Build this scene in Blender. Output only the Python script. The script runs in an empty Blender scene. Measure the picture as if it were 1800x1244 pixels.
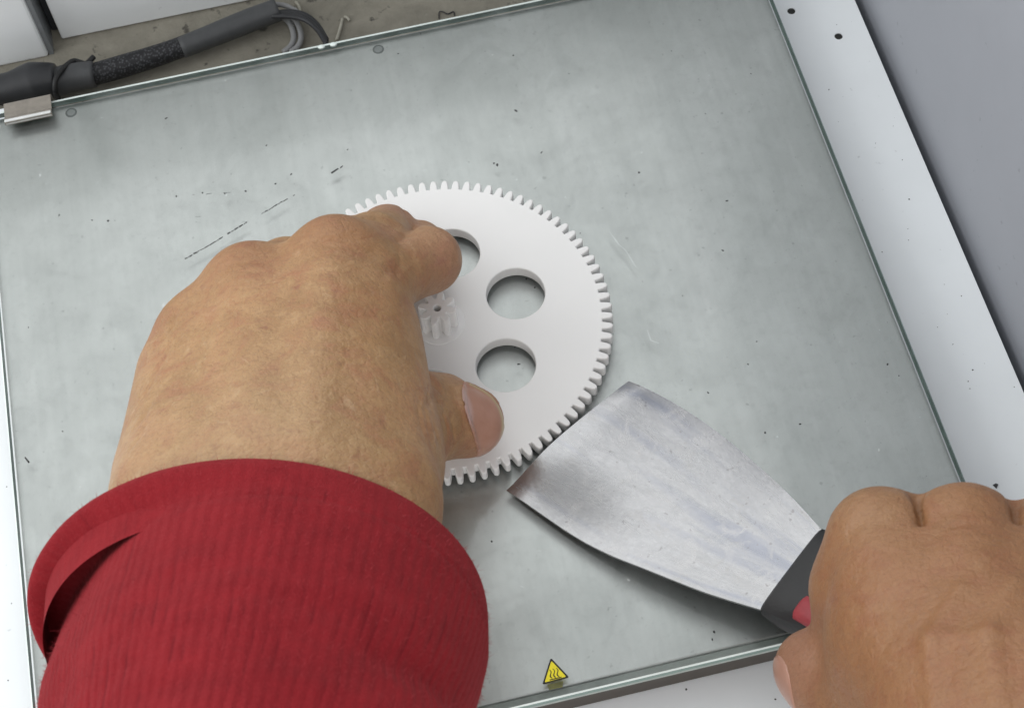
import bpy, bmesh, math, random
import numpy as np
from mathutils import Vector, Matrix, noise as mnoise

random.seed(7); np.random.seed(7)
MM = 0.001
scene = bpy.context.scene
COL = scene.collection

# ------------------------------------------------------------------ camera
CAM_R = np.array([[0.9738820160123043, 0.21715354133439865, -0.06631861257399312],
                  [-0.22158086307070154, 0.845211902208083, -0.48633194578048944],
                  [-0.049555423604816434, 0.4883248712196866, 0.8712537403877378]])
CAM_C = np.array([104.37564987614563, -123.52770389153818, 389.7479536843258])
FPX = 2962.41822474061
cam = bpy.data.cameras.new('camera')
cam.sensor_width = 36.0
cam.sensor_fit = 'HORIZONTAL'
cam.lens = FPX / 1800 * 36
cam.clip_start = 0.01
cam.clip_end = 50
cam_o = bpy.data.objects.new('camera', cam)
M4 = Matrix([list(r) + [0] for r in CAM_R] + [[0, 0, 0, 1]])
M4.translation = Vector(CAM_C * MM)
cam_o.matrix_world = M4
COL.objects.link(cam_o)
scene.camera = cam_o
cam.dof.use_dof = True
cam.dof.focus_distance = 0.445
cam.dof.aperture_fstop = 48

def P(x, y, z):
    """point at height z (mm) above the glass, seen at photo pixel (x, y) of 1800x1244"""
    d = CAM_R @ np.array([(x - 900) / FPX, -(y - 622) / FPX, -1.0])
    t = (z - CAM_C[2]) / d[2]
    return CAM_C + d * t

# ------------------------------------------------------------------ light
world = bpy.data.worlds.new('World')
scene.world = world
world.use_nodes = True
bg = world.node_tree.nodes['Background']
bg.inputs[0].default_value = (0.97, 0.99, 1.0, 1)
bg.inputs[1].default_value = 0.62

def area(name, loc, target, sx, sy, power, color):
    l = bpy.data.lights.new(name, 'AREA')
    l.shape = 'RECTANGLE'; l.size = sx; l.size_y = sy; l.energy = power; l.color = color
    o = bpy.data.objects.new(name, l)
    o.location = loc
    o.rotation_euler = (Vector(target) - Vector(loc)).to_track_quat('-Z', 'Y').to_euler()
    COL.objects.link(o)
    return o
area('window_light', (0.10, 1.00, 0.80), (0.12, 0.1, 0), 2.6, 1.4, 9.5, (0.97, 0.99, 1.0))
area('room_light', (0.45, -1.15, 0.75), (0.14, 0.1, 0), 2.2, 1.1, 10.0, (1.0, 0.99, 0.97))
area('side_light', (-1.15, 0.20, 0.75), (0.12, 0.1, 0), 1.6, 1.1, 8.0, (0.97, 0.99, 1.0))

scene.view_settings.view_transform = 'Standard'
scene.view_settings.look = 'None'
scene.view_settings.exposure = 0.42
scene.view_settings.gamma = 1

# ------------------------------------------------------------------ helpers
def link(name, mesh, mats, parent=None):
    o = bpy.data.objects.new(name, mesh)
    COL.objects.link(o)
    if not isinstance(mats, (list, tuple)): mats = [mats]
    for m in mats: mesh.materials.append(m)
    if parent: o.parent = parent
    return o

def mesh_np(name, V, F, mats, parent=None, smooth=True, scale=MM):
    me = bpy.data.meshes.new(name)
    V = np.asarray(V, float) * scale
    me.from_pydata([tuple(v) for v in V], [], [tuple(int(i) for i in f) for f in F])
    me.update()
    if smooth:
        me.polygons.foreach_set('use_smooth', [True] * len(me.polygons))
    return link(name, me, mats, parent)

def bm_obj(name, bm, mats, parent=None, smooth=False, recalc=True):
    if recalc: bmesh.ops.recalc_face_normals(bm, faces=bm.faces)
    for v in bm.verts: v.co *= MM
    me = bpy.data.meshes.new(name)
    bm.to_mesh(me); bm.free()
    if smooth: me.polygons.foreach_set('use_smooth', [True] * len(me.polygons))
    return link(name, me, mats, parent)

def thing(name, label, cat, loc=(0, 0, 0), group=None):
    o = bpy.data.objects.new(name, None)
    o.empty_display_size = 0.01
    COL.objects.link(o)
    tag(o, label, cat, group)
    return o

def tag(o, label, cat, group=None):
    o['label'] = label; o['category'] = cat
    if group: o['group'] = group
    return o

def add_box(bm, x0, x1, y0, y1, z0, z1, bev=0.0, seg=2):
    vs = [bm.verts.new((x, y, z)) for z in (z0, z1) for y in (y0, y1) for x in (x0, x1)]
    fs = [(0, 2, 3, 1), (4, 5, 7, 6), (0, 1, 5, 4), (2, 6, 7, 3), (0, 4, 6, 2), (1, 3, 7, 5)]
    faces = [bm.faces.new([vs[i] for i in f]) for f in fs]
    if bev:
        es = list({e for f in faces for e in f.edges})
        bmesh.ops.bevel(bm, geom=es, offset=bev, segments=seg, affect='EDGES', profile=0.5)

def tube(pts, rad, n=12, caps=True):
    """tube mesh through points (mm); rad: number or per-point list. Catmull-Rom resampled"""
    pts = np.array(pts, float)
    r = np.full(len(pts), rad) if np.isscalar(rad) else np.array(rad, float)
    Q, RR = [], []
    for i in range(len(pts) - 1):
        p0 = pts[max(i - 1, 0)]; p1 = pts[i]; p2 = pts[i + 1]; p3 = pts[min(i + 2, len(pts) - 1)]
        for k in range(6):
            t = k / 6
            Q.append(0.5 * (2 * p1 + (p2 - p0) * t + (2 * p0 - 5 * p1 + 4 * p2 - p3) * t * t + (3 * p1 - p0 - 3 * p2 + p3) * t ** 3))
            RR.append(r[i] * (1 - t) + r[i + 1] * t)
    Q.append(pts[-1]); RR.append(r[-1])
    Q = np.array(Q); V = []; F = []
    up = np.array([0.1, 0.2, 1.0])
    for i, q in enumerate(Q):
        d = Q[min(i + 1, len(Q) - 1)] - Q[max(i - 1, 0)]
        d /= np.linalg.norm(d) + 1e-9
        a = np.cross(d, up); a /= np.linalg.norm(a) + 1e-9
        b = np.cross(a, d)
        for k in range(n):
            t = 2 * math.pi * k / n
            V.append(q + RR[i] * (math.cos(t) * a + math.sin(t) * b))
    for i in range(len(Q) - 1):
        for k in range(n):
            F.append((i * n + k, i * n + (k + 1) % n, (i + 1) * n + (k + 1) % n, (i + 1) * n + k))
    if caps:
        F.append(tuple(range(n - 1, -1, -1)))
        F.append(tuple((len(Q) - 1) * n + k for k in range(n)))
    return V, F

# ------------------------------------------------------------------ materials
def mat(name):
    m = bpy.data.materials.new(name); m.use_nodes = True
    nt = m.node_tree
    return m, nt, nt.nodes['Principled BSDF']

class N:
    """tiny node builder"""
    def __init__(s, nt): s.nt = nt; s.tc = None
    def new(s, t, **kw):
        n = s.nt.nodes.new(t)
        for k, v in kw.items():
            if k.startswith('i_'):
                key = k[2:]
                n.inputs[int(key) if key.isdigit() else key.replace('_', ' ')].default_value = v
            else: setattr(n, k, v)
        return n
    def ln(s, a, b): s.nt.links.new(a, b)
    def coord(s, scale=(1, 1, 1), rot=(0, 0, 0), out='Object', loc=(0, 0, 0)):
        if s.tc is None: s.tc = s.new('ShaderNodeTexCoord')
        mp = s.new('ShaderNodeMapping')
        mp.inputs['Scale'].default_value = scale; mp.inputs['Rotation'].default_value = rot; mp.inputs['Location'].default_value = loc
        s.ln(s.tc.outputs[out], mp.inputs[0])
        return mp.outputs[0]
    def noise(s, vec, scale, detail=4, rough=0.55, dist=0.0):
        n = s.new('ShaderNodeTexNoise')
        n.inputs['Scale'].default_value = scale; n.inputs['Detail'].default_value = detail
        n.inputs['Roughness'].default_value = rough; n.inputs['Distortion'].default_value = dist
        s.ln(vec, n.inputs['Vector'])
        return n.outputs['Fac']
    def voro(s, vec, scale, feature='F1', rnd=1.0):
        n = s.new('ShaderNodeTexVoronoi'); n.feature = feature
        n.inputs['Scale'].default_value = scale; n.inputs['Randomness'].default_value = rnd
        s.ln(vec, n.inputs['Vector'])
        return n.outputs['Distance']
    def ramp(s, fac, *stops):
        n = s.new('ShaderNodeValToRGB')
        e = n.color_ramp.elements
        while len(e) < len(stops): e.new(0.5)
        for el, (p, c) in zip(e, stops):
            el.position = p
            el.color = (c, c, c, 1) if np.isscalar(c) else (*c, 1)
        s.ln(fac, n.inputs[0])
        return n.outputs[0]
    def mix(s, fac, a, b, mode='MIX'):
        n = s.new('ShaderNodeMix'); n.data_type = 'RGBA'; n.blend_type = mode
        for sock, v in ((n.inputs[0], fac), (n.inputs[6], a), (n.inputs[7], b)):
            if hasattr(v, 'is_linked'): s.ln(v, sock)
            elif np.isscalar(v): sock.default_value = v if sock == n.inputs[0] else (v, v, v, 1)
            else: sock.default_value = (*v, 1)
        return n.outputs[2]
    def math(s, op, a, b=0.0):
        n = s.new('ShaderNodeMath'); n.operation = op
        for sock, v in ((n.inputs[0], a), (n.inputs[1], b)):
            if hasattr(v, 'is_linked'): s.ln(v, sock)
            else: sock.default_value = v
        return n.outputs[0]
    def bump(s, h, strength, dist, normal=None):
        n = s.new('ShaderNodeBump')
        n.inputs['Strength'].default_value = strength; n.inputs['Distance'].default_value = dist
        s.ln(h, n.inputs['Height'])
        if normal is not None: s.ln(normal, n.inputs['Normal'])
        return n.outputs[0]

def plain(name, col, rough=0.5, metal=0.0, var=0.12, nscale=300, bump=0.0, bscale=1500):
    m, nt, b = mat(name); n = N(nt)
    v = n.coord()
    f = n.noise(v, nscale, 5, 0.6)
    lo = tuple(c * (1 - var) for c in col); hi = tuple(min(1, c * (1 + var)) for c in col)
    n.ln(n.ramp(f, (0.3, lo), (0.7, hi)), b.inputs['Base Color'])
    b.inputs['Roughness'].default_value = rough; b.inputs['Metallic'].default_value = metal
    if bump: n.ln(n.bump(n.noise(v, bscale, 3), bump, 0.0005), b.inputs['Normal'])
    return m

def mat_skin():
    m, nt, b = mat('skin'); n = N(nt)
    v = n.coord()
    big = n.noise(v, 48, 4, 0.6, 0.5)
    base = n.ramp(big, (0.30, (0.305, 0.165, 0.066)), (0.5, (0.378, 0.212, 0.092)), (0.70, (0.412, 0.220, 0.106)))
    mid = n.noise(v, 150, 5, 0.65, 0.5)
    base = n.mix(n.ramp(mid, (0.49, 0.0), (0.66, 0.8)), base, (0.330, 0.140, 0.066))
    base = n.mix(n.ramp(mid, (0.32, 0.65), (0.46, 0.0)), base, (0.43, 0.262, 0.124))
    spot = n.noise(n.coord(loc=(0.3, 0.1, 0.7)), 230, 3, 0.55)
    base = n.mix(n.ramp(spot, (0.64, 0.0), (0.74, 0.6)), base, (0.24, 0.095, 0.05))
    pale = n.noise(n.coord(loc=(0.9, 0.4, 0.2), scale=(1, 0.6, 1)), 330, 3, 0.6, 0.8)
    base = n.mix(n.ramp(pale, (0.62, 0.0), (0.74, 0.40)), base, (0.54, 0.36, 0.215))
    at = n.new('ShaderNodeAttribute', attribute_name='tint')
    sp = n.new('ShaderNodeSeparateColor'); n.ln(at.outputs['Color'], sp.inputs[0])
    base = n.mix(n.math('MULTIPLY', sp.outputs[0], 0.75), base, (0.262, 0.108, 0.047))
    base = n.mix(n.math('MULTIPLY', sp.outputs[1], 0.8), base, (0.39, 0.205, 0.148))
    base = n.mix(n.math('MULTIPLY', sp.outputs[2], 0.7), base, (0.36, 0.245, 0.130))
    fine = n.noise(v, 1100, 4, 0.7)
    base = n.mix(n.ramp(fine, (0.34, 0.35), (0.52, 0.0)), base, (0.20, 0.095, 0.05))
    # skin furrows: two crossing sets of wavering lines over a cell net
    wv = n.noise(v, 120, 3, 0.6)
    cell = n.voro(n.coord(scale=(1, 1.5, 1)), 560, 'DISTANCE_TO_EDGE')
    cell2 = n.voro(n.coord(scale=(1.2, 0.7, 1), rot=(0, 0, 0.6)), 260, 'DISTANCE_TO_EDGE')
    c1 = n.ramp(cell, (0.0, 0.0), (0.14, 1.0)); c2 = n.ramp(cell2, (0.0, 0.0), (0.07, 1.0))
    fur = n.math('MULTIPLY', n.math('SUBTRACT', 1.0, c2), n.ramp(wv, (0.48, 0.0), (0.66, 0.18)))
    base = n.mix(fur, base, (0.22, 0.10, 0.052))
    n.ln(base, b.inputs['Base Color'])
    b.inputs['Roughness'].default_value = 0.47
    b.inputs['Specular IOR Level'].default_value = 0.45
    b.inputs['Subsurface Weight'].default_value = 0.10
    b.inputs['Subsurface Radius'].default_value = (0.003, 0.0014, 0.0008)
    b.inputs['Subsurface Scale'].default_value = 0.5
    nb = n.bump(c1, 0.22, 0.0003)
    nb = n.bump(n.ramp(cell2, (0.0, 0.0), (0.16, 1.0)), 0.12, 0.0004, nb)
    nb = n.bump(n.noise(v, 240, 5, 0.65), 0.40, 0.0012, nb)
    nb = n.bump(n.noise(n.coord(scale=(1, 1.6, 1)), 75, 3, 0.55), 0.35, 0.003, nb)
    n.ln(nb, b.inputs['Normal'])
    return m

def mat_nail():
    m, nt, b = mat('nail'); n = N(nt)
    v = n.coord()
    f = n.noise(v, 250, 3)
    base = n.ramp(f, (0.35, (0.41, 0.215, 0.150)), (0.65, (0.45, 0.245, 0.178)))
    at = n.new('ShaderNodeAttribute', attribute_name='tint')
    sp = n.new('ShaderNodeSeparateColor'); n.ln(at.outputs['Color'], sp.inputs[0])
    base = n.mix(sp.outputs[0], base, (0.48, 0.325, 0.29))
    base = n.mix(sp.outputs[1], base, (0.46, 0.355, 0.20))
    n.ln(base, b.inputs['Base Color'])
    b.inputs['Roughness'].default_value = 0.28
    b.inputs['Subsurface Weight'].default_value = 0.1
    b.inputs['Subsurface Radius'].default_value = (0.003, 0.0015, 0.001)
    return m

def mat_knit(name='red_knit', ribs=1.0):
    m, nt, b = mat(name); n = N(nt)
    uv = n.coord(out='UV')
    v = n.coord()
    sep = n.new('ShaderNodeSeparateXYZ'); n.ln(uv, sep.inputs[0])
    jit = n.math('MULTIPLY', n.noise(n.coord(scale=(22, 0.006, 1), out='UV'), 1.0, 2), 5.0)
    ph = n.math('ADD', n.math('MULTIPLY', sep.outputs[0], 108 * 2 * math.pi), jit)
    rib = n.math('MULTIPLY', n.math('ADD', n.math('SINE', ph), 1.0), 0.5)
    f = n.noise(v, 120, 5, 0.65)
    base = n.ramp(f, (0.3, (0.200, 0.0120, 0.0165)), (0.7, (0.265, 0.0165, 0.0220)))
    fuzz = n.noise(v, 2000, 4, 0.75)
    base = n.mix(n.ramp(fuzz, (0.52, 0.0), (0.72, 0.45)), base, (0.34, 0.042, 0.05))
    base = n.mix(n.ramp(fuzz, (0.28, 0.45), (0.45, 0.0)), base, (0.14, 0.008, 0.012))
    # dark gaps between ribs where the knit is stretched open
    gap = n.ramp(rib, (0.0, 1.0), (0.30, 0.0))
    strl = n.noise(n.coord(scale=(108, 0.10, 1), out='UV'), 1.0, 1, 0.5)
    zone = n.noise(v, 22, 2, 0.5)
    strm = n.math('MULTIPLY', n.ramp(strl, (0.48, 0.0), (0.64, 0.45)), n.ramp(zone, (0.40, 0.0), (0.55, 1.0)))
    base = n.mix(n.math('MULTIPLY', n.math('MULTIPLY', gap, strm), ribs), base, (0.085, 0.004, 0.008))
    n.ln(base, b.inputs['Base Color'])
    b.inputs['Roughness'].default_value = 0.95
    b.inputs['Specular IOR Level'].default_value = 0.06
    b.inputs['Sheen Weight'].default_value = 0.12
    b.inputs['Sheen Roughness'].default_value = 0.5
    b.inputs['Sheen Tint'].default_value = (1.0, 0.35, 0.35, 1)
    nb = n.bump(n.math('MULTIPLY', rib, n.ramp(n.noise(v, 160, 3), (0.35, 0.35), (0.65, 1.0))), 0.5 * ribs, 0.0006)
    nb = n.bump(fuzz, 0.6, 0.0006, nb)
    n.ln(nb, b.inputs['Normal'])
    return m

def mat_alu():
    m, nt, b = mat('aluminium'); n = N(nt)
    v = n.coord()
    big = n.noise(n.coord(scale=(1.3, 0.6, 1)), 22, 4, 0.6, 0.4)
    col = n.ramp(big, (0.28, (0.545, 0.555, 0.543)), (0.5, (0.60, 0.610, 0.598)), (0.72, (0.655, 0.660, 0.650)))
    br = n.noise(n.coord(scale=(320, 12, 1)), 1.0, 4, 0.6)
    col = n.mix(n.ramp(br, (0.35, 0.14), (0.62, 0.0)), col, (0.36, 0.38, 0.37))
    mid = n.noise(v, 75, 6, 0.7, 0.5)
    col = n.mix(n.ramp(mid, (0.54, 0.0), (0.80, 0.14)), col, (0.34, 0.355, 0.345))
    gr = n.noise(v, 380, 5, 0.75, 0.3)
    col = n.mix(n.ramp(gr, (0.52, 0.0), (0.72, 0.28)), col, (0.40, 0.41, 0.402))
    col = n.mix(n.ramp(gr, (0.28, 0.25), (0.42, 0.0)), col, (0.64, 0.67, 0.66))
    stain = n.noise(n.coord(loc=(0.37, 0.9, 0)), 17, 5, 0.65, 0.8)
    col = n.mix(n.ramp(stain, (0.62, 0.0), (0.78, 0.35)), col, (0.30, 0.315, 0.31))
    pale = n.noise(n.coord(loc=(3, 1, 0)), 110, 6, 0.75, 1.0)
    col = n.mix(n.ramp(pale, (0.60, 0.0), (0.76, 0.35)), col, (0.72, 0.75, 0.745))
    spk = n.noise(n.coord(loc=(1, 5, 0)), 620, 2, 0.5)
    col = n.mix(n.ramp(spk, (0.70, 0.0), (0.78, 0.45)), col, (0.25, 0.26, 0.255))
    n.ln(col, b.inputs['Base Color'])
    b.inputs['Metallic'].default_value = 0.72
    n.ln(n.ramp(mid, (0.3, 0.36), (0.7, 0.46)), b.inputs['Roughness'])
    n.ln(n.bump(br, 0.08, 0.0002), b.inputs['Normal'])
    return m

def mat_glass_top():
    m, nt, b = mat('glass_top'); n = N(nt)
    nt.nodes.remove(b)
    out = nt.nodes['Material Output']
    tr = n.new('ShaderNodeBsdfTransparent'); tr.inputs[0].default_value = (0.970, 0.988, 0.980, 1)
    gl = n.new('ShaderNodeBsdfGlossy'); gl.inputs['Roughness'].default_value = 0.09
    fr = n.new('ShaderNodeFresnel'); fr.inputs['IOR'].default_value = 1.5
    mx = n.new('ShaderNodeMixShader')
    n.ln(fr.outputs[0], mx.inputs[0]); n.ln(tr.outputs[0], mx.inputs[1]); n.ln(gl.outputs[0], mx.inputs[2])
    # thin film of wiped glue and dust
    df = n.new('ShaderNodeBsdfDiffuse'); df.inputs[0].default_value = (0.72, 0.76, 0.75, 1)
    v = n.coord()
    sm = n.noise(n.coord(scale=(1, 0.7, 1)), 85, 6, 0.72, 0.9)
    sm2 = n.noise(v, 22, 3, 0.5, 0.5)
    fac = n.math('MULTIPLY', n.ramp(sm, (0.42, 0.01), (0.74, 0.14)), n.ramp(sm2, (0.35, 0.15), (0.65, 1.0)))
    mx2 = n.new('ShaderNodeMixShader')
    n.ln(fac, mx2.inputs[0]); n.ln(mx.outputs[0], mx2.inputs[1]); n.ln(df.outputs[0], mx2.inputs[2])
    n.ln(mx2.outputs[0], out.inputs[0])
    return m

def mat_glass_edge(name, col, rough, alpha):
    m, nt, b = mat(name); n = N(nt)
    v = n.coord()
    f = n.noise(n.coord(scale=(60, 60, 900)), 1.0, 3)
    lo = tuple(c * 0.75 for c in col)
    n.ln(n.ramp(f, (0.3, lo), (0.7, col)), b.inputs['Base Color'])
    b.inputs['Roughness'].default_value = rough
    b.inputs['Alpha'].default_value = alpha
    b.inputs['Specular IOR Level'].default_value = 0.6
    return m

def mat_blade():
    m, nt, b = mat('blade_steel'); n = N(nt)
    v = n.coord()
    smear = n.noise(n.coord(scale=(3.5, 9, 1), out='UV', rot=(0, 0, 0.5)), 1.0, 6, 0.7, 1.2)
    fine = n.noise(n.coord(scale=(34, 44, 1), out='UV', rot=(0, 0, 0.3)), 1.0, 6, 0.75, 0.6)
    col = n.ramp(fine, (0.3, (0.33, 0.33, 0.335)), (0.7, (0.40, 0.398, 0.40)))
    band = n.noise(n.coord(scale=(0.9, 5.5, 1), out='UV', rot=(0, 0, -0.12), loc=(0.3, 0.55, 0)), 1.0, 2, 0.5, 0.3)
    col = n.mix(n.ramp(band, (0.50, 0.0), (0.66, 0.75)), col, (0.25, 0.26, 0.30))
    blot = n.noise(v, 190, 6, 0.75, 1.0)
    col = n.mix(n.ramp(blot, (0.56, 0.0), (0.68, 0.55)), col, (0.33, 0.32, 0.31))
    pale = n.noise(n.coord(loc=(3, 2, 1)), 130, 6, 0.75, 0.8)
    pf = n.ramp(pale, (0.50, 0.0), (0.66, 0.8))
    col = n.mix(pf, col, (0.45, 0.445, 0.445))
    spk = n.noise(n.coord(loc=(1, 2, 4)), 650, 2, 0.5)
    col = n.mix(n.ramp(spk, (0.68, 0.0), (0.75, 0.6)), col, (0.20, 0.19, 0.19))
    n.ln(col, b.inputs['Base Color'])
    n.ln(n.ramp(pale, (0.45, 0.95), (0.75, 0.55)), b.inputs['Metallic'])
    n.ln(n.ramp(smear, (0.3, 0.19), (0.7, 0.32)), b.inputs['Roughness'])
    nb = n.bump(fine, 0.07, 0.0003)
    nb = n.bump(n.noise(v, 55, 3), 0.05, 0.002, nb)
    nb = n.bump(blot, 0.10, 0.0004, nb)
    n.ln(nb, b.inputs['Normal'])
    return m

def mat_gear():
    m, nt, b = mat('white_plastic'); n = N(nt)
    v = n.coord()
    f = n.noise(v, 40, 4)
    n.ln(n.ramp(f, (0.3, (0.765, 0.758, 0.745)), (0.7, (0.795, 0.786, 0.772))), b.inputs['Base Color'])
    b.inputs['Roughness'].default_value = 0.42
    b.inputs['Subsurface Weight'].default_value = 0.05
    b.inputs['Subsurface Radius'].default_value = (0.001, 0.001, 0.001)
    lay = n.new('ShaderNodeTexWave'); lay.wave_type = 'BANDS'; lay.bands_direction = 'Z'
    lay.inputs['Scale'].default_value = 1000; n.ln(v, lay.inputs['Vector'])
    nb = n.bump(lay.outputs['Fac'], 0.10, 0.0001)
    nb = n.bump(n.noise(v, 300, 3), 0.03, 0.0006, nb)
    n.ln(nb, b.inputs['Normal'])
    return m

def mat_floor():
    m, nt, b = mat('dusty_floor'); n = N(nt)
    v = n.coord()
    f = n.noise(v, 60, 5, 0.65, 0.5)
    col = n.ramp(f, (0.3, (0.21, 0.195, 0.158)), (0.7, (0.33, 0.305, 0.250)))
    dk = n.noise(n.coord(loc=(2, 3, 1)), 190, 4, 0.6)
    col = n.mix(n.ramp(dk, (0.63, 0.0), (0.70, 0.8)), col, (0.05, 0.045, 0.038))
    lt = n.noise(n.coord(loc=(5, 3, 1)), 240, 3, 0.6)
    col = n.mix(n.ramp(lt, (0.68, 0.0), (0.75, 0.6)), col, (0.36, 0.34, 0.28))
    n.ln(col, b.inputs['Base Color']); b.inputs['Roughness'].default_value = 0.8
    n.ln(n.bump(n.noise(v, 500, 4), 0.4, 0.001), b.inputs['Normal'])
    return m

def mat_white(name, col, rough=0.4):
    m, nt, b = mat(name); n = N(nt)
    v = n.coord()
    f = n.noise(v, 25, 4, 0.6)
    c = n.ramp(f, (0.3, tuple(x * 0.94 for x in col)), (0.7, col))
    sp = n.noise(n.coord(loc=(2, 2, 2)), 330, 2, 0.5)
    c = n.mix(n.ramp(sp, (0.71, 0.0), (0.77, 0.45)), c, tuple(x * 0.5 for x in col))
    n.ln(c, b.inputs['Base Color']); b.inputs['Roughness'].default_value = rough
    n.ln(n.bump(n.noise(v, 1500, 2), 0.05, 0.0003), b.inputs['Normal'])
    return m

def mat_braid():
    m, nt, b = mat('braided_sleeving'); n = N(nt)
    v = n.coord()
    ck = n.voro(v, 1250, 'F1')
    n.ln(n.ramp(ck, (0.15, (0.075, 0.077, 0.084)), (0.55, (0.012, 0.012, 0.014))), b.inputs['Base Color'])
    b.inputs['Roughness'].default_value = 0.6
    n.ln(n.bump(ck, -1.0, 0.0016), b.inputs['Normal'])
    return m

SKIN = mat_skin(); NAIL = mat_nail(); KNIT = mat_knit(); CUFFM = mat_knit('red_cuff', 0.45)
ALU = mat_alu(); GTOP = mat_glass_top()
GSIDE = mat_glass_edge('glass_side', (0.22, 0.32, 0.285), 0.25, 1.0)
GCHAM = mat_glass_edge('glass_ground_edge', (0.80, 0.88, 0.84), 0.22, 1.0)  # ground chamfers near white: the bright edge highlight is painted into the colour
BLADE = mat_blade(); GEARM = mat_gear(); PINM = plain('bright_white_plastic', (0.86, 0.855, 0.84), 0.35, var=0.03); FLOOR = mat_floor()
WHITE = mat_white('white_enamel', (0.84, 0.87, 0.885)); WHITE2 = mat_white('white_housing', (0.86, 0.885, 0.90), 0.35)
GREYW = mat_white('grey_panel', (0.340, 0.352, 0.385), 0.45)
DARK = plain('dark_heater_side', (0.060, 0.050, 0.041), 0.6)
REFRACT = plain('glass_refraction_strip', (0.36, 0.40, 0.37), 0.5)
BLACKP = plain('black_plastic', (0.016, 0.016, 0.0165), 0.5, bump=0.15)
REDP = plain('red_rubber', (0.36, 0.045, 0.055), 0.5)
BLACK = plain('black_print', (0.012, 0.012, 0.010), 0.6, var=0.05)
YELLOW = plain('yellow_print', (0.90, 0.78, 0.02), 0.5, var=0.06, nscale=700)
YELLOW2 = plain('yellow_refraction', (0.42, 0.40, 0.10), 0.6, var=0.25, nscale=600)
POST = plain('dark_post', (0.035, 0.038, 0.044), 0.5)
TAPE = plain('grey_tape', (0.070, 0.072, 0.075), 0.5)
BLKTAPE = plain('black_tape', (0.026, 0.027, 0.030), 0.45)
BRAID = mat_braid()
GREYC = plain('grey_cable', (0.30, 0.30, 0.30), 0.5)
STEEL = plain('clip_steel', (0.235, 0.212, 0.182), 0.5, 0.25, 0.15, 400)
BRIGHT = plain('bright_steel', (0.78, 0.79, 0.78), 0.25, 0.6)
SPECK = plain('dark_speck', (0.045, 0.045, 0.045), 0.6)
SCREW = plain('screw_head', (0.36, 0.38, 0.375), 0.45, 0.4); SCRING = plain('screw_ring', (0.17, 0.185, 0.18), 0.5)
BONEW = plain('pale_fleck', (0.62, 0.65, 0.64), 0.6)
BONE = plain('pale_scrap', (0.45, 0.43, 0.36), 0.6)

# ------------------------------------------------------------------ setting
BW, BD = 236.4, 211.3          # glass
ZF = -40.0                     # machine floor
ZP = -15.0                     # white frame top
bm = bmesh.new(); add_box(bm, -140, 330, -120, 460, ZF - 3, ZF)
o = bm_obj('floor', bm, FLOOR); o['kind'] = 'structure'

def fill_prism(outer, holes, z0, z1):
    """flat plate with round holes: outline loops extruded from z0 to z1"""
    bm = bmesh.new(); edges = []; loops = []
    for loop in [outer] + holes:
        vs = [bm.verts.new((x, y, z1)) for x, y in loop]
        loops.append(vs)
        for i in range(len(vs)): edges.append(bm.edges.new((vs[i], vs[(i + 1) % len(vs)])))
    bmesh.ops.triangle_fill(bm, use_beauty=True, use_dissolve=False, edges=edges)
    top = list(bm.faces)
    lows = []
    for vs in loops:
        lv = [bm.verts.new((v.co.x, v.co.y, z0)) for v in vs]; lows.append(lv)
        for i in range(len(vs)):
            j = (i + 1) % len(vs)
            bm.faces.new((vs[i], vs[j], lv[j], lv[i]))
    return bm
def circ(cx, cy, r, n=24): return [(cx + r * math.cos(2 * math.pi * k / n), cy + r * math.sin(2 * math.pi * k / n)) for k in range(n)]

frame = thing('printer_frame', 'white enamelled sheet frame round the glass bed with two small black holes', 'printer frame')
outer = [(-90, -110), (265.4, -110), (265.4, 330), (228, 330), (228, 200), (8, 200), (8, 225), (-90, 225)]
bm = fill_prism(outer, [circ(245.4, 198.8, 1.25), circ(256.2, 185.6, 1.25)], ZP - 1.2, ZP)
bm_obj('frame_sheet', bm, WHITE, frame)
for hx, hy in ((245.4, 198.8), (256.2, 185.6)):
    bm = bmesh.new()
    bmesh.ops.create_cone(bm, cap_ends=True, segments=20, radius1=1.22, radius2=1.22, depth=4, matrix=Matrix.Translation((hx, hy, ZP - 2.25)))
    bm_obj('hole_shade_plug', bm, BLACK, frame)  # black plug painting the shade inside each hole
bm = bmesh.new(); add_box(bm, 264.2, 265.4, -110, 330, ZF, ZP - 1.25)
bm_obj('frame_flange', bm, WHITE, frame)

wall = thing('side_panel', 'tall plain grey inner wall of the machine on the right', 'wall panel')
bm = bmesh.new(); add_box(bm, 268.5, 271, -200, 420, ZF, 330)
bm_obj('panel_sheet', bm, GREYW, wall)

# electronics box, top left, and the dark post beside it
hb = thing('white_housing', 'white box behind the bed, right of the dark corner post', 'machine housing')
c = P(110, 72, ZF)
bm = bmesh.new(); add_box(bm, c[0], 250, c[1], c[1] + 70, ZF + 0.6, 120, 0.6)
bm_obj('housing_body', bm, WHITE2, hb)
lp = thing('corner_cover', 'white machine cover left of the dark post in the corner', 'machine housing')
c2 = P(86, 92, ZF)
bm = bmesh.new(); add_box(bm, -80, c2[0], c2[1] - 2, c2[1] + 60, ZF, 120, 1.0)
bm_obj('cover_body', bm, WHITE2, lp)
bm = bmesh.new(); add_box(bm, c2[0] + 0.02, c2[0] + 1.6, c2[1] - 1.2, c2[1] + 40, ZF, 118)
bm_obj('grey_trim', bm, plain('grey_trim', (0.20, 0.21, 0.22), 0.5), lp)
po = thing('corner_post', 'dark grey upright post between the two white housings', 'post')
bm = bmesh.new(); add_box(bm, c2[0] + 1.8, c[0] + 6, c[1] + 5, c[1] + 12, ZF, 120, 0.5)
bm_obj('post_body', bm, POST, po)

# ------------------------------------------------------------------ bed
bed = thing('print_bed', 'heated print bed of glass on grey aluminium under the white gear', 'printer bed')
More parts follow.
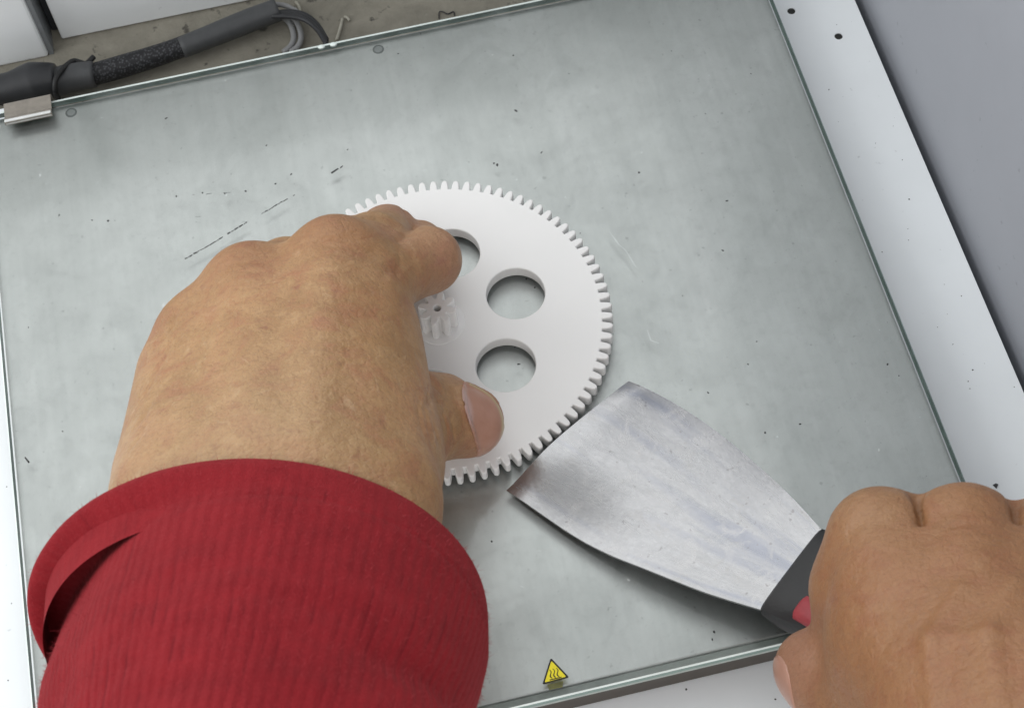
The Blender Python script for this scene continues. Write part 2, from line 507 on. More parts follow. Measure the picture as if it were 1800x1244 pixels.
# glass: chamfered slab with separate edge faces
def glass_slab():
    bm = bmesh.new(); ch = 0.35; z0, z1 = -2.6, 0.0
    def ring(ins, z, bk=None):
        bk = ins if bk is None else bk
        return [bm.verts.new(p) for p in ((ins, ins, z), (BW - ins, ins, z), (BW - ins, BD - bk, z), (ins, BD - bk, z))]
    r = [ring(ch, z1, 0.9), ring(0, z1 - ch), ring(0, z0 + ch), ring(ch, z0)]
    f = bm.faces.new(r[0]); f.material_index = 0
    for a, b, mi in ((0, 1, 2), (1, 2, 1), (2, 3, 2)):
        for i in range(4):
            j = (i + 1) % 4
            f = bm.faces.new((r[a][i], r[a][j], r[b][j], r[b][i]))
            f.material_index = 2 if (a == 0 and i in (2, 3)) or (a == 2 and i == 0) or (a == 0 and i == 0) else 1
    return bm
bm_obj('glass_plate', glass_slab(), [GTOP, GSIDE, GCHAM], bed)
bm = bmesh.new(); add_box(bm, 0.5, BW - 0.5, 3.2, BD - 0.4, -6.0, -2.75, 0.4, 2)
alu = bm_obj('aluminium_plate', bm, ALU, bed)
bm = bmesh.new(); add_box(bm, 0.6, BW - 0.6, 0.9, BD - 1.2, -13.5, -6.05)
bm_obj('heater_block', bm, DARK, bed)
bm = bmesh.new(); add_box(bm, 0.9, BW - 0.9, 0.7, 3.15, -6.0, -3.2, 0.3, 1)
bm_obj('glass_refraction_strip', bm, REFRACT, bed)  # added green-grey strip, stands in for the refraction band inside the front glass
for px, py in ((125, 198), (665, 87)):
    q = P(px, py, -2.7)
    bm = bmesh.new()
    bmesh.ops.create_cone(bm, cap_ends=True, segments=28, radius1=1.75, radius2=1.6, depth=0.08, matrix=Matrix.Translation((q[0], q[1], -2.72)))
    bmesh.ops.create_cone(bm, cap_ends=True, segments=28, radius1=1.2, radius2=1.1, depth=0.05, matrix=Matrix.Translation((q[0], q[1], -2.665)))
    for f in bm.faces: f.material_index = 1 if f.calc_center_median().z > -2.70 and max((v.co - Vector((q[0], q[1], v.co.z))).length for v in f.verts) < 1.3 else 0
    bm_obj('screw_head', bm, [SCRING, SCREW], alu)
for px, py in ((564, 80), (586, 79)):
    q = P(px, py, 0)
    bm = bmesh.new()
    bmesh.ops.create_icosphere(bm, subdivisions=2, radius=1.1, matrix=Matrix.Translation((q[0], BD - 0.9, -0.3)) @ Matrix.Diagonal((1.1, 0.8, 0.55, 1)))
    bm_obj('glue_drop', bm, GCHAM, bed, smooth=True)

# hot surface sticker
st = np.array([P(x, y, 0.03)[:2] for x, y in ((968, 1155), (953, 1203), (1001, 1190))])
def rtri(pts, r, z, n=5):
    """triangle outline with rounded corners"""
    out = []
    pts = np.array(pts, float); k = len(pts)
    for i in range(k):
        p = pts[i]; a = pts[i - 1] - p; b = pts[(i + 1) % k] - p
        a /= np.linalg.norm(a); b /= np.linalg.norm(b)
        for t in np.linspace(0, 1, n):
            q = (1 - t) ** 2 * (p + a * r) + 2 * t * (1 - t) * p + t * t * (p + b * r)
            out.append((q[0], q[1], z))
    return out
def shrink(pts, f): c = pts.mean(0); return c + (pts - c) * f
bm = bmesh.new(); bm.faces.new([bm.verts.new(p) for p in rtri(st, 0.6, 0.03)])
stk = bm_obj('warning_sticker', bm, YELLOW, bed)
bm = bmesh.new()
A_ = [bm.verts.new(p) for p in rtri(st, 0.6, 0.05)]; B_ = [bm.verts.new(p) for p in rtri(shrink(st, 0.80), 0.4, 0.05)]
for i in range(len(A_)):
    j = (i + 1) % len(A_); bm.faces.new((A_[i], A_[j], B_[j], B_[i]))
bm_obj('sticker_border', bm, BLACK, stk)
bm = bmesh.new()
cx, cy = st.mean(0)
for k in (-1, 0, 1):
    x0 = cx + k * 0.85 + 0.02; prev = None
    for i in range(13):
        t = i / 12
        y = cy - 1.10 + 2.25 * t; x = x0 - 0.26 * math.sin(2 * math.pi * t) - 0.18 * (t - 0.5)
        w = 0.17 * (1.0 - 0.5 * t)
        a = bm.verts.new((x - w, y, 0.055)); b = bm.verts.new((x + w, y, 0.055))
        if prev: bm.faces.new((prev[0], prev[1], b, a))
        prev = (a, b)
bm.faces.new([bm.verts.new(p) for p in ((cx - 1.45, cy - 1.50, 0.055), (cx + 1.5, cy - 1.47, 0.055), (cx + 1.5, cy - 1.22, 0.055), (cx - 1.45, cy - 1.25, 0.055))])
bm_obj('heat_symbol', bm, BLACK, stk)
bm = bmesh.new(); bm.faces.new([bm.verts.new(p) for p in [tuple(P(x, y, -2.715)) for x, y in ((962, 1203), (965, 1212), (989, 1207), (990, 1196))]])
bm_obj('sticker_refraction', bm, YELLOW2, stk)  # yellow patch added to imitate the sticker's refraction in the glass edge

# scuffs and dirt on the glass
def blob(bm, x, y, z, r, h=None, el=1.0, ang=0.0, n=6):
    h = h or r * 0.4
    vs = []
    for k in range(n):
        t = 2 * math.pi * k / n; rr = r * random.uniform(0.6, 1.2)
        dx, dy = rr * math.cos(t) * el, rr * math.sin(t) / el
        vs.append(bm.verts.new((x + dx * math.cos(ang) - dy * math.sin(ang), y + dx * math.sin(ang) + dy * math.cos(ang), z)))
    c = bm.verts.new((x, y, z + h))
    for k in range(n): bm.faces.new((vs[k], vs[(k + 1) % n], c))
bm = bmesh.new()
def dashes(p, q, n, w, fill):
    p = np.array(P(*p, 0.02)); q = np.array(P(*q, 0.02))
    d = (q - p); L = np.linalg.norm(d); d /= L; s = np.array([-d[1], d[0], 0])
    t = 0
    while t < L:
        l = random.uniform(0.15, 1.1) * L / n * 1.6
        if random.random() < fill:
            a = p + d * t + s * random.uniform(-0.12, 0.12); b = p + d * min(L, t + l) + s * random.uniform(-0.12, 0.12)
            ww = w * random.uniform(0.5, 1.2)
            bm.faces.new([bm.verts.new(x) for x in (a - s * ww * 0.5, b - s * ww * 0.3, b + s * ww * 0.4, a + s * ww * 0.5)])
        t += l + random.uniform(0.0, 0.35) * L / n
dashes((325, 455), (375, 427), 8, 0.5, 1.0); dashes((375, 427), (436, 389), 14, 0.48, 0.85)
dashes((452, 380), (522, 340), 16, 0.42, 0.75); dashes((582, 304), (603, 292), 2, 0.6, 1.0)
dashes((305, 345), (435, 336), 14, 0.22, 0.30); dashes((370, 380), (200, 388), 18, 0.2, 0.22)
o = bm_obj('scuff_line', bm, SPECK, bed, recalc=False); o['kind'] = 'stuff'

bm = bmesh.new()
for px, py, r in ((907, 195, .45), (952, 268, .3), (874, 290, .5), (868, 287, .3), (1278, 353, .4), (1270, 440, .35), (1123, 303, .35), (292, 208, .35),
                  (356, 339, .35), (432, 336, .4), (310, 345, .3), (395, 340, .25), (1245, 690, .35), (512, 306, .3), (484, 323, .3), (468, 256, .3),
                  (611, 263, .3), (190, 388, .35), (104, 378, .3), (162, 387, .25), (1210, 905, .3), (1150, 735, .35), (1168, 780, .3), (1255, 1110, .4),
                  (1252, 1123, .25), (1200, 520, .2), (1315, 640, .25), (1345, 760, .3), (1500, 900, .3), (1406, 745, .3), (50, 575, .25), (905, 610, .2),
                  (948, 700, .2), (940, 505, .3), (925, 490, .25), (912, 640, .35), (1020, 410, .2), (1330, 600, .25), (1560, 640, .3), (1580, 660, .25),
                  (1320, 130, .25), (1180, 90, .2), (740, 60, .25), (700, 95, .25), (1000, 130, .2), (1240, 200, .2)):
    q = P(px, py, 0.02); blob(bm, q[0], q[1], 0.02, r * 1.1, None, random.uniform(1, 1.4), random.uniform(0, 3))
for k in range(25):
    x, y = random.uniform(3, BW - 3), random.uniform(5, BD - 4)
    blob(bm, x, y, 0.02, abs(random.gauss(0, 0.12)) + 0.05, None, random.uniform(1, 1.5), random.uniform(0, 3), 5)
o = bm_obj('dirt_specks', bm, SPECK); o['kind'] = 'stuff'
tag(o, 'tiny dark dirt specks scattered over the glass bed', 'dirt')
bm = bmesh.new()
for px, py, r in ((1598, 350, .5), (1570, 222, .25), (1586, 281, .3), (1551, 443, .35), (1710, 650, .45), (1702, 670, .35), (1705, 683, .35), (1457, 158, .4),
                  (1597, 422, .3), (1596, 402, .25), (1690, 520, .35), (1648, 575, .3), (1783, 680, .35), (1206, 1211, .55), (1295, 1150, .0), (1363, 1228, .4),
                  (12, 855, .3), (20, 1060, .3), (14, 1195, .35), (1660, 500, .25)):
    if r: q = P(px, py, ZP + .02); blob(bm, q[0], q[1], ZP + .02, r * .6)
for k in range(25):
    blob(bm, random.uniform(237, 264), random.uniform(20, 200), ZP + .02, abs(random.gauss(0, .07)) + .04, None, 1.2, random.uniform(0, 3), 5)
o = bm_obj('frame_specks', bm, SPECK); o['kind'] = 'stuff'
tag(o, 'tiny dark specks on the white frame beside the bed', 'dirt')
def shard(name, px, py, z, pts, label):
    q = P(px, py, z); bm = bmesh.new()
    lo = [bm.verts.new((q[0] + x, q[1] + y, z + 0.02)) for x, y in pts]; hi = [bm.verts.new((q[0] + x * .7, q[1] + y * .7, z + 0.5)) for x, y in pts]
    bm.faces.new(hi)
    for i in range(len(pts)): j = (i + 1) % len(pts); bm.faces.new((lo[i], lo[j], hi[j], hi[i]))
    tag(bm_obj(name, bm, SPECK), label, 'plastic scrap')
shard('plastic_scrap', 1750, 853, ZP, [(-.7, .3), (-.1, -.9), (.8, .1), (.2, .6)], 'small dark triangular scrap on the white frame above the right hand')
shard('plastic_scrap', 48, 808, 0, [(-.7, .9), (-.35, 1.0), (.6, -.8), (.3, -1.1), (-.1, -.5)], 'small dark sliver on the glass near its left edge')

bm = bmesh.new()
for px, py, r in ((1019, 183, .35), (1045, 285, .2), (1150, 463, .3), (398, 343, .3), (410, 342, .2), (396, 142, .25), (1318, 1000, .2), (870, 170, .15), (1545, 790, .35), (1420, 905, .35), (1110, 830, .2)):
    q = P(px, py, 0.02); blob(bm, q[0], q[1], 0.02, r * 1.2, .05, 1.4, 1.2)
for k in range(130):
    x, y = random.uniform(3, BW - 3), random.uniform(5, BD - 4)
    blob(bm, x, y, 0.02, abs(random.gauss(0, 0.16)) + 0.06, .04, random.uniform(1, 1.8), random.uniform(0, 3), 5)
def fleck_line(pts, w):
    q = [np.array(P(*p, 0.025)) for p in pts]
    for a, b in zip(q, q[1:]):
        d = b - a; d /= np.linalg.norm(d); sN = np.array([-d[1], d[0], 0])
        bm.faces.new([bm.verts.new(x) for x in (a - sN * w * .4, b - sN * w * .5, b + sN * w * .5, a + sN * w * .3)])
fleck_line([(1072, 408), (1088, 430), (1100, 440), (1118, 470)], .22); fleck_line([(1138, 580), (1144, 598), (1158, 603)], .3)
o = bm_obj('pale_flecks', bm, BONEW); o['kind'] = 'stuff'
tag(o, 'tiny pale plastic flecks stuck to the glass bed', 'dirt')

# clip on the back edge
clip = thing('bed_clip', 'brown grey steel spring clip gripping the back left glass edge', 'clip')
def clip_mesh():
    prof = [(205.3, 1.0), (205.0, 2.2), (205.8, 2.0), (207.0, 1.1), (209, 1.0), (212.2, 1.0), (213.0, 0.2), (213.0, -7.5), (207, -8.2)]
    bm = bmesh.new(); prev = None; th = 0.55
    P2 = np.array(prof)
    nor = []
    for i in range(len(P2)):
        d = P2[min(i + 1, len(P2) - 1)] - P2[max(i - 1, 0)]; d /= np.linalg.norm(d); nor.append((-d[1], d[0]))
    nor = np.array(nor)
    for i in range(len(P2)):
        a, b = P2[i], P2[i] + nor[i] * th
        row = [bm.verts.new((x, y, z)) for x, (y, z) in ((7.6, a), (21.4, a), (21.4, b), (7.6, b))]
        if prev:
            for k in range(4): bm.faces.new((prev[k], prev[(k + 1) % 4], row[(k + 1) % 4], row[k]))
        else: bm.faces.new(row[::-1])
        prev = row
    bm.faces.new(prev)
    return bm
bm_obj('clip_body', clip_mesh(), STEEL, clip)
bm = bmesh.new(); add_box(bm, 7.7, 21.3, 204.6, 205.5, 1.2, 2.9, 0.25)
bm_obj('clip_lip', bm, BRIGHT, clip)

# ------------------------------------------------------------------ cable loom
loom = thing('cable_loom', 'black sleeved cable loom lying on the floor behind the bed', 'cable')
zc = ZF + 6
def pth(l, z=None): return [P(x, y, (zc if z is None else z) + (e[0] if e else 0)) for x, y, *e in l]
V, F = tube(pth([(158, 133), (215, 117), (300, 90), (380, 58), (440, 34), (486, 18)]), [3.6, 3.7, 3.4, 3.3, 3.5, 3.6], 20)
mesh_np('braided_sleeve', V, F, BRAID, loom)
V, F = tube(pth([(95, 146), (125, 137), (166, 131)], zc + 1), [4.6, 4.6, 4.2], 20); mesh_np('grey_tape_wrap', V, F, TAPE, loom)
V, F = tube(pth([(318, 85), (390, 56), (440, 36), (488, 18)], zc + .3), [3.45, 3.8, 3.9, 3.8], 18); mesh_np('heat_shrink', V, F, TAPE, loom)
V, F = tube(pth([(-20, 160), (20, 156), (60, 146), (100, 140)], zc + 2), [4.6, 5.4, 6.8, 5.2], 20); mesh_np('black_tape_wrap', V, F, BLKTAPE, loom)
V, F = tube(pth([(103, 175, 0), (97, 160, 4), (98, 140, 6.5), (110, 122, 6), (128, 108, 3), (140, 110, 2), (152, 112, 2), (165, 100, 2)]), 0.9, 8); mesh_np('cable_tie', V, F, BLACKP, loom)
for off, z in ((0, 0.6), (5, 1.6), (-4, 0.2)):
    V, F = tube(pth([(478, 26 + off * .6), (510, 25 + off), (537, 31 + off), (558, 48 + off), (574, 74 + off)], zc + z), 0.85, 10); mesh_np('black_cable', V, F, BLKTAPE, loom)
V, F = tube(pth([(476, 8), (500, 10), (520, 20), (538, 34)], zc - 1), 0.9, 10); mesh_np('grey_cable', V, F, GREYC, loom)
for off in (0, 13):
    V, F = tube(pth([(490 + off, 28), (508 + off, 40), (516 + off, 62), (512 + off, 80), (498 + off, 92)], ZF + 2), 0.95, 10); mesh_np('grey_cable', V, F, GREYC, loom)
# a few filament scraps on the floor
for (a, b, r, lab) in (((602, 34), (592, 70), .55, 'pale straight filament scrap on the floor behind the glass, longest one'),
                       ((520, 4), (528, 20), .5, 'pale short filament scrap on the floor above the grey cable'),
                       ((606, 30), (614, 37), .45, 'pale tiny filament crumb right of the longest scrap')):
    V, F = tube([P(*a, ZF + .6), (P(*a, ZF + .6) + P(*b, ZF + .6)) / 2 + np.array([.2, 0, .3]), P(*b, ZF + .6)], r, 8)
    tag(mesh_np('filament_scrap', V, F, BONE), lab, 'filament scrap', 'filament scraps on the floor')
V, F = tube([P(x, y, ZF + .5) for x, y in ((772, 33), (772, 22), (778, 21), (787, 25), (797, 21), (799, 28))], .22, 6)
tag(mesh_np('filament_curl', V, F, SPECK), 'thin dark bent filament thread on the floor behind the glass', 'filament scrap', 'filament scraps on the floor')

# ------------------------------------------------------------------ gear
GX, GY, GH = 117.2, 106.0, 3.7
gear = thing('gear', 'large white plastic gear with round holes lying on the glass bed', 'gear')
def gear_outline(nt, rp, ra, rd, wt, wp, wr, ph, ins=0.0):
    """wt, wp, wr: half widths (mm) at tip, pitch and root"""
    out = []
    for k in range(nt):
        t0 = 2 * math.pi * k / nt + ph
        for r, w in ((rd, -wr), (rp, -wp), (ra - wt * .5, -wt), (ra, -wt * .4), (ra, wt * .4), (ra - wt * .5, wt), (rp, wp), (rd, wr)):
            a = t0 + (w - (ins if w < 0 else -ins) * -1 * 0.6 * -1) / r if False else t0 + (abs(w) - ins * .7) * (1 if w > 0 else -1) / r
            out.append(((r - ins) * math.cos(a), (r - ins) * math.sin(a)))
    return out
def layered(layers):
    """layers: list of (z, [loops]); first is the bottom. Caps on top only plus bottom"""
    bm = bmesh.new(); rows = []
    for z, loops in layers:
        rows.append([[bm.verts.new((x, y, z)) for x, y in lp] for lp in loops])
    for a, b in zip(rows, rows[1:]):
        for la, lb in zip(a, b):
            for i in range(len(la)):
                j = (i + 1) % len(la); bm.faces.new((la[i], la[j], lb[j], lb[i]))
    for row in (rows[0], rows[-1]):
        es = []
        for lp in row:
            for i in range(len(lp)):
                es.append(bm.edges.get((lp[i], lp[(i + 1) % len(lp)])))
        bmesh.ops.triangle_fill(bm, use_beauty=True, use_dissolve=False, edges=es)
    return bm
def shift(lp, dx, dy): return [(x + dx, y + dy) for x, y in lp]
holes = [(GX + 22 * math.cos(math.radians(10.3 + 60 * k)), GY + 22 * math.sin(math.radians(10.3 + 60 * k))) for k in range(6)]
def gl(ins):
    return [shift(gear_outline(90, 45, 46.1, 43.3, .68, .90, 1.12, math.radians(0.7), ins), GX, GY)] + [circ(x, y, 7.9 + ins, 48) for x, y in holes]
gz = 0.03
bm = layered([(gz, gl(0.05)), (gz + .15, gl(0)), (gz + GH - .42, gl(0)), (gz + GH - .12, gl(0.10)), (gz + GH, gl(0.30))])
gb = bm_obj('gear_body', bm, GEARM, gear)
bm = layered([(gz + GH - .2, [circ(GX, GY, 7.0, 48), circ(GX, GY, .9, 16)]), (gz + GH + .15, [circ(GX, GY, 6.6, 48), circ(GX, GY, .9, 16)]), (gz + GH + .32, [circ(GX, GY, 5.4, 48), circ(GX, GY, .9, 16)])])
bm_obj('boss', bm, GEARM, gear, smooth=False)
def pl(ins): return [shift(gear_outline(8, 4.2, 5.15, 3.0, .85, 1.0, 1.05, math.radians(22), ins), GX, GY), circ(GX, GY, .95 + ins, 16)]
bm = layered([(gz + GH + .3, pl(0)), (gz + 11.2, pl(0)), (gz + 11.5, pl(.22))])
bmesh.ops.create_circle(bm, cap_ends=True, segments=16, radius=.97, matrix=Matrix.Translation((GX, GY, gz + 7.5)))
bm_obj('pinion', bm, PINM, gear)

# ------------------------------------------------------------------ scraper
scr = thing('scraper', 'putty knife with wide steel blade and black handle pushed under the gear', 'scraper')
Redge = [(1105, 670), (1190, 714), (1270, 769), (1350, 837), (1400, 885), (1447, 937)]
Ledge = [(890, 862), (1000, 938), (1066, 974), (1130, 1000), (1240, 1043), (1350, 1077)]
def spl(pts, t):
    pts = np.array(pts, float); n = len(pts) - 1
    i = min(int(t * n), n - 1); u = t * n - i
    p0, p1, p2, p3 = pts[max(i - 1, 0)], pts[i], pts[i + 1], pts[min(i + 2, n)]
    return 0.5 * (2 * p1 + (p2 - p0) * u + (2 * p0 - 5 * p1 + 4 * p2 - p3) * u * u + (3 * p1 - p0 - 3 * p2 + p3) * u ** 3)
ZB = 9.5
def blade_z(s): return 0.35 + ZB * (0.38 * s + 0.62 * s * s)
R3 = [P(*spl(Redge, s), blade_z(s)) for s in np.linspace(0, 1, 41)]
L3 = [P(*spl(Ledge, s), blade_z(s)) for s in np.linspace(0, 1, 41)]
def blade():
    V, F, UV = [], [], []
    ns, nt_ = 41, 21
    for side in (0, 1):
        for i in range(ns):
            s = i / (ns - 1)
            th = 0.12 + 0.75 * min(1, s / 0.07)
            for j in range(nt_):
                t = j / (nt_ - 1)
                p = L3[i] * (1 - t) + R3[i] * t
                p = p + np.array([0, 0, BLADE_WARP(s, t) + (th if side == 0 else 0)])
                V.append(p); UV.append((s, t))
    k0 = ns * nt_
    for i in range(ns - 1):
        for j in range(nt_ - 1):
            a = i * nt_ + j
            F.append((a, a + nt_, a + nt_ + 1, a + 1)); F.append((k0 + a, k0 + a + 1, k0 + a + nt_ + 1, k0 + a + nt_))
    for i in range(ns - 1):
        for j in (0, nt_ - 1):
            a = i * nt_ + j; F.append((a, k0 + a, k0 + a + nt_, a + nt_) if j == 0 else (a, a + nt_, k0 + a + nt_, k0 + a))
    for j in range(nt_ - 1):
        F.append((j, j + 1, k0 + j + 1, k0 + j))
        a = (ns - 1) * nt_ + j; F.append((a, k0 + a, k0 + a + 1, a + 1))
    return V, F, UV
def BLADE_WARP(s, t):
    # the pressed blade bows a little and its left front corner is bent down
    f = (1 - math.exp(-(t / 0.27) ** 2)) * (1 - t) ** 0.8
    return 6.2 * f * math.exp(-s / 0.36) + 0.8 * math.sin(math.pi * t) * s * (1 - s)
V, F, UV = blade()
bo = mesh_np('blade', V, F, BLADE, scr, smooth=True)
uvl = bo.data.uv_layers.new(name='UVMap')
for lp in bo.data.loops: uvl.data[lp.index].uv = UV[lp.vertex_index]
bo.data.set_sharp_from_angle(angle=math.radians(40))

# handle: axis from blade end into the fist
nL, nR = L3[-1], R3[-1]
hm = (nL + nR) / 2
ax = hm - (L3[20] + R3[20]) / 2; ax[2] *= 0.7; ax /= np.linalg.norm(ax)
sd = nR - nL; sd -= ax * (sd @ ax); sd /= np.linalg.norm(sd)
upv = np.cross(sd, ax); upv *= np.sign(upv[2])
def handle_bm(secs, n=24, e=3.5):
    bm = bmesh.new(); prev = None
    for (l, w, h, oz, os_) in secs:
        row = []
        for k in range(n):
            t = 2 * math.pi * k / n
            c, s = math.cos(t), math.sin(t)
            rr = (abs(c) ** e + abs(s) ** e) ** (-1 / e)
            row.append(bm.verts.new(hm + ax * l + sd * (w * rr * c + os_) + upv * (h * rr * s + oz)))
        if prev:
            for k in range(n): bm.faces.new((prev[k], prev[(k + 1) % n], row[(k + 1) % n], row[k]))
        else: bm.faces.new(row[::-1])
        prev = row
    bm.faces.new(prev)
    return bm
HS = [(-1.2, 12.6, 2.2, 0.6, -.4), (-.6, 13.2, 3.4, .6, -.4), (4, 13.4, 5.2, .6, -.4), (10, 12.6, 6.6, .6, -.2), (16, 11.2, 7.4, .6, 0), (40, 11, 8, 0, 0), (95, 13, 9, 0, 0), (100, 11, 8, 0, 0)]
hnd = bm_obj('handle', handle_bm(HS), BLACKP, scr, smooth=True)
hnd.data.set_sharp_from_angle(angle=math.radians(35))
IN = [(6.6, 2.4, 1.2, 5.0, -8.6), (7.2, 3.4, 1.9, 5.0, -8.6), (14, 4.2, 2.4, 6.0, -8.0), (30, 4.6, 2.4, 6.6, -5), (80, 4.6, 2.4, 7, -5)]
bm_obj('grip_inlay', handle_bm(IN, 20, 2.5), REDP, hnd, smooth=True)

# ------------------------------------------------------------------ hands: signed distance modelling
class SDF:
    def __init__(s, lo, hi, h):
        s.lo = np.array(lo, float); s.h = h
        n = np.ceil((np.array(hi) - s.lo) / h).astype(int) + 1
        s.n = n
        g = [s.lo[i] + h * np.arange(n[i]) for i in range(3)]
        s.X, s.Y, s.Z = [a.astype(np.float32) for a in np.meshgrid(*g, indexing='ij', sparse=True)]
        s.D = np.full(tuple(n), 1e3, np.float32)
    def cone(s, a, b, r1, r2, sq=1.0):
        a = np.array(a, np.float32); b = np.array(b, np.float32); d = b - a
        px, py, pz = s.X - a[0], s.Y - a[1], s.Z - a[2]
        t = np.clip((px * d[0] + py * d[1] + pz * d[2]) / max(float(d @ d), 1e-6), 0, 1)
        qx, qy, qz = px - t * d[0], py - t * d[1], (pz - t * d[2]) * sq
        return np.sqrt(qx * qx + qy * qy + qz * qz) - (r1 + (r2 - r1) * t)
    def ell(s, c, r):
        c = np.array(c, np.float32)
        q = np.sqrt(((s.X - c[0]) / r[0]) ** 2 + ((s.Y - c[1]) / r[1]) ** 2 + ((s.Z - c[2]) / r[2]) ** 2)
        return (q - 1) * min(r)
    def add(s, d, k):
        if k <= 0: s.D = np.minimum(s.D, d); return
        h = np.clip(0.5 + 0.5 * (s.D - d) / k, 0, 1)
        s.D = s.D * (1 - h) + d * h - k * h * (1 - h)
    def sub(s, d, k):
        h = np.clip(0.5 - 0.5 * (s.D + d) / k, 0, 1)
        s.D = s.D * (1 - h) + (-d) * h + k * h * (1 - h)
    def top(s, x, y):
        # height of the surface above (x, y), None outside the grid or where empty
        i = int(round((x - s.lo[0]) / s.h)); j = int(round((y - s.lo[1]) / s.h))
        if not (0 <= i < s.n[0] and 0 <= j < s.n[1]): return None
        w = np.nonzero(s.D0[i, j] < 0)[0]
        if len(w) == 0: return None
        k = w[-1]
        a = s.D0[i, j, k]; b = s.D0[i, j, min(k + 1, s.n[2] - 1)]
        return s.lo[2] + s.h * (k + (a / (a - b) if b > a else 0))
    def line(s, pts, r, k, dz, cut=False, jit=0.0, seed=1):
        # a raised or cut line following the skin through photo pixels pts (seen from above at height ~z)
        rnd = random.Random(seed); Q = []
        for (x, y, z) in pts:
            p = P(x, y, z); t = s.top(p[0], p[1])
            if t is not None: p = P(x, y, t)
            t = s.top(p[0], p[1])
            if t is None: Q.append(None); continue
            Q.append(np.array([p[0] + rnd.uniform(-jit, jit), p[1] + rnd.uniform(-jit, jit), t + dz]))
        for a, b in zip(Q, Q[1:]):
            if a is None or b is None: continue
            d = s.cone(a, b, r, r)
            if cut: s.sub(d, k)
            else: s.add(d, k)
    def mesh(s, D=None):
        D = s.D if D is None else D
        n = D.shape; ins = D < 0
        c = np.zeros((n[0] - 1, n[1] - 1, n[2] - 1), np.int8)
        for i in (0, 1):
            for j in (0, 1):
                for k in (0, 1):
                    c += ins[i:n[0] - 1 + i, j:n[1] - 1 + j, k:n[2] - 1 + k]
        act = (c > 0) & (c < 8)
        idx = np.argwhere(act)
        vid = np.full(act.shape, -1, np.int64); vid[act] = np.arange(len(idx))
        I, J, K = idx.T
        acc = np.zeros((len(idx), 3)); cnt = np.zeros(len(idx))
        cor = [(i, j, k) for i in (0, 1) for j in (0, 1) for k in (0, 1)]
        for a in cor:
            for ax_ in range(3):
                if a[ax_]: continue
                b = list(a); b[ax_] = 1
                da = D[I + a[0], J + a[1], K + a[2]]; db = D[I + b[0], J + b[1], K + b[2]]
                m = (da < 0) != (db < 0)
                t = np.where(m, da / np.where(m, da - db, 1), 0)
                p = np.tile(np.array(a, float), (len(idx), 1)); p[:, ax_] += t
                acc[m] += p[m]; cnt[m] += 1
        V = (idx + acc / cnt[:, None]) * s.h + s.lo
        F = []
        for ax_ in range(3):
            o1, o2 = (ax_ + 1) % 3, (ax_ + 2) % 3
            sl0 = [slice(0, n[i]) for i in range(3)]
            A0 = ins; sh = [slice(None)] * 3; sh2 = [slice(None)] * 3
            sh[ax_] = slice(0, -1); sh2[ax_] = slice(1, None)
            cr = A0[tuple(sh)] != A0[tuple(sh2)]
            e = np.argwhere(cr)
            e = e[(e[:, o1] > 0) & (e[:, o2] > 0) & (e[:, o1] < n[o1] - 1) & (e[:, o2] < n[o2] - 1)]
            def vi(d1, d2):
                q = e.copy(); q[:, o1] -= d1; q[:, o2] -= d2
                return vid[q[:, 0], q[:, 1], q[:, 2]]
            q = np.stack([vi(0, 0), vi(1, 0), vi(1, 1), vi(0, 1)], 1)
            first = A0[tuple(e.T)]
            q[~first] = q[~first][:, ::-1]
            F.append(q)
        F = np.concatenate(F)
        return V, F

def sdf_obj(name, V, F, m, parent, smooth_it=2):
    # light Laplacian smoothing of the sampled surface
    E = np.concatenate([F[:, [0, 1]], F[:, [1, 2]], F[:, [2, 3]], F[:, [3, 0]]])
    for _ in range(smooth_it):
        acc = np.zeros_like(V); cnt = np.zeros(len(V))
        np.add.at(acc, E[:, 0], V[E[:, 1]]); np.add.at(cnt, E[:, 0], 1)
        np.add.at(acc, E[:, 1], V[E[:, 0]]); np.add.at(cnt, E[:, 1], 1)
        V = V * 0.5 + 0.5 * acc / np.maximum(cnt, 1)[:, None]
    me = bpy.data.meshes.new(name)
    me.vertices.add(len(V)); me.vertices.foreach_set('co', (V * MM).astype(np.float32).ravel())
    me.loops.add(len(F) * 4); me.loops.foreach_set('vertex_index', F.astype(np.int32).ravel())
    me.polygons.add(len(F)); me.polygons.foreach_set('loop_start', np.arange(0, len(F) * 4, 4, dtype=np.int32))
    me.update(calc_edges=True); me.validate()
    me.polygons.foreach_set('use_smooth', [True] * len(me.polygons))
    return link(name, me, m, parent)

def tint(o, V, reds, pinks, pales, base=(0, 0, 0)):
    """skin tone by place: reddened knuckles, pink finger ends, paler patches"""
    me = o.data; at = me.attributes.new('tint', 'FLOAT_COLOR', 'POINT')
    n = len(me.vertices); co = np.empty(n * 3, np.float32); me.vertices.foreach_get('co', co); co = co.reshape(-1, 3) / MM
    C4 = np.zeros((n, 4), np.float32); C4[:, 3] = 1; C4[:, :3] = base
    for ch, lst in enumerate((reds, pinks, pales)):
        for (p, r, a) in lst:
            d2 = ((co - np.array(p)) ** 2).sum(1) / r ** 2
            C4[:, ch] = np.maximum(C4[:, ch], a * np.exp(-d2))
    at.data.foreach_set('color', C4.ravel())

person = thing('person', 'person in red knit sleeve holding the gear down and pushing a scraper', 'person')

sc_ = P(455, 1062, 57)
el = math.radians(35)
SU = np.array([0.975, -0.222, 0.0]); SH = np.array([-0.17, -0.985, 0.0])
SDIR = SH * math.cos(el) + np.array([0, 0, math.sin(el)])
SN = np.cross(SU, SDIR); SN *= np.sign(SN[2])
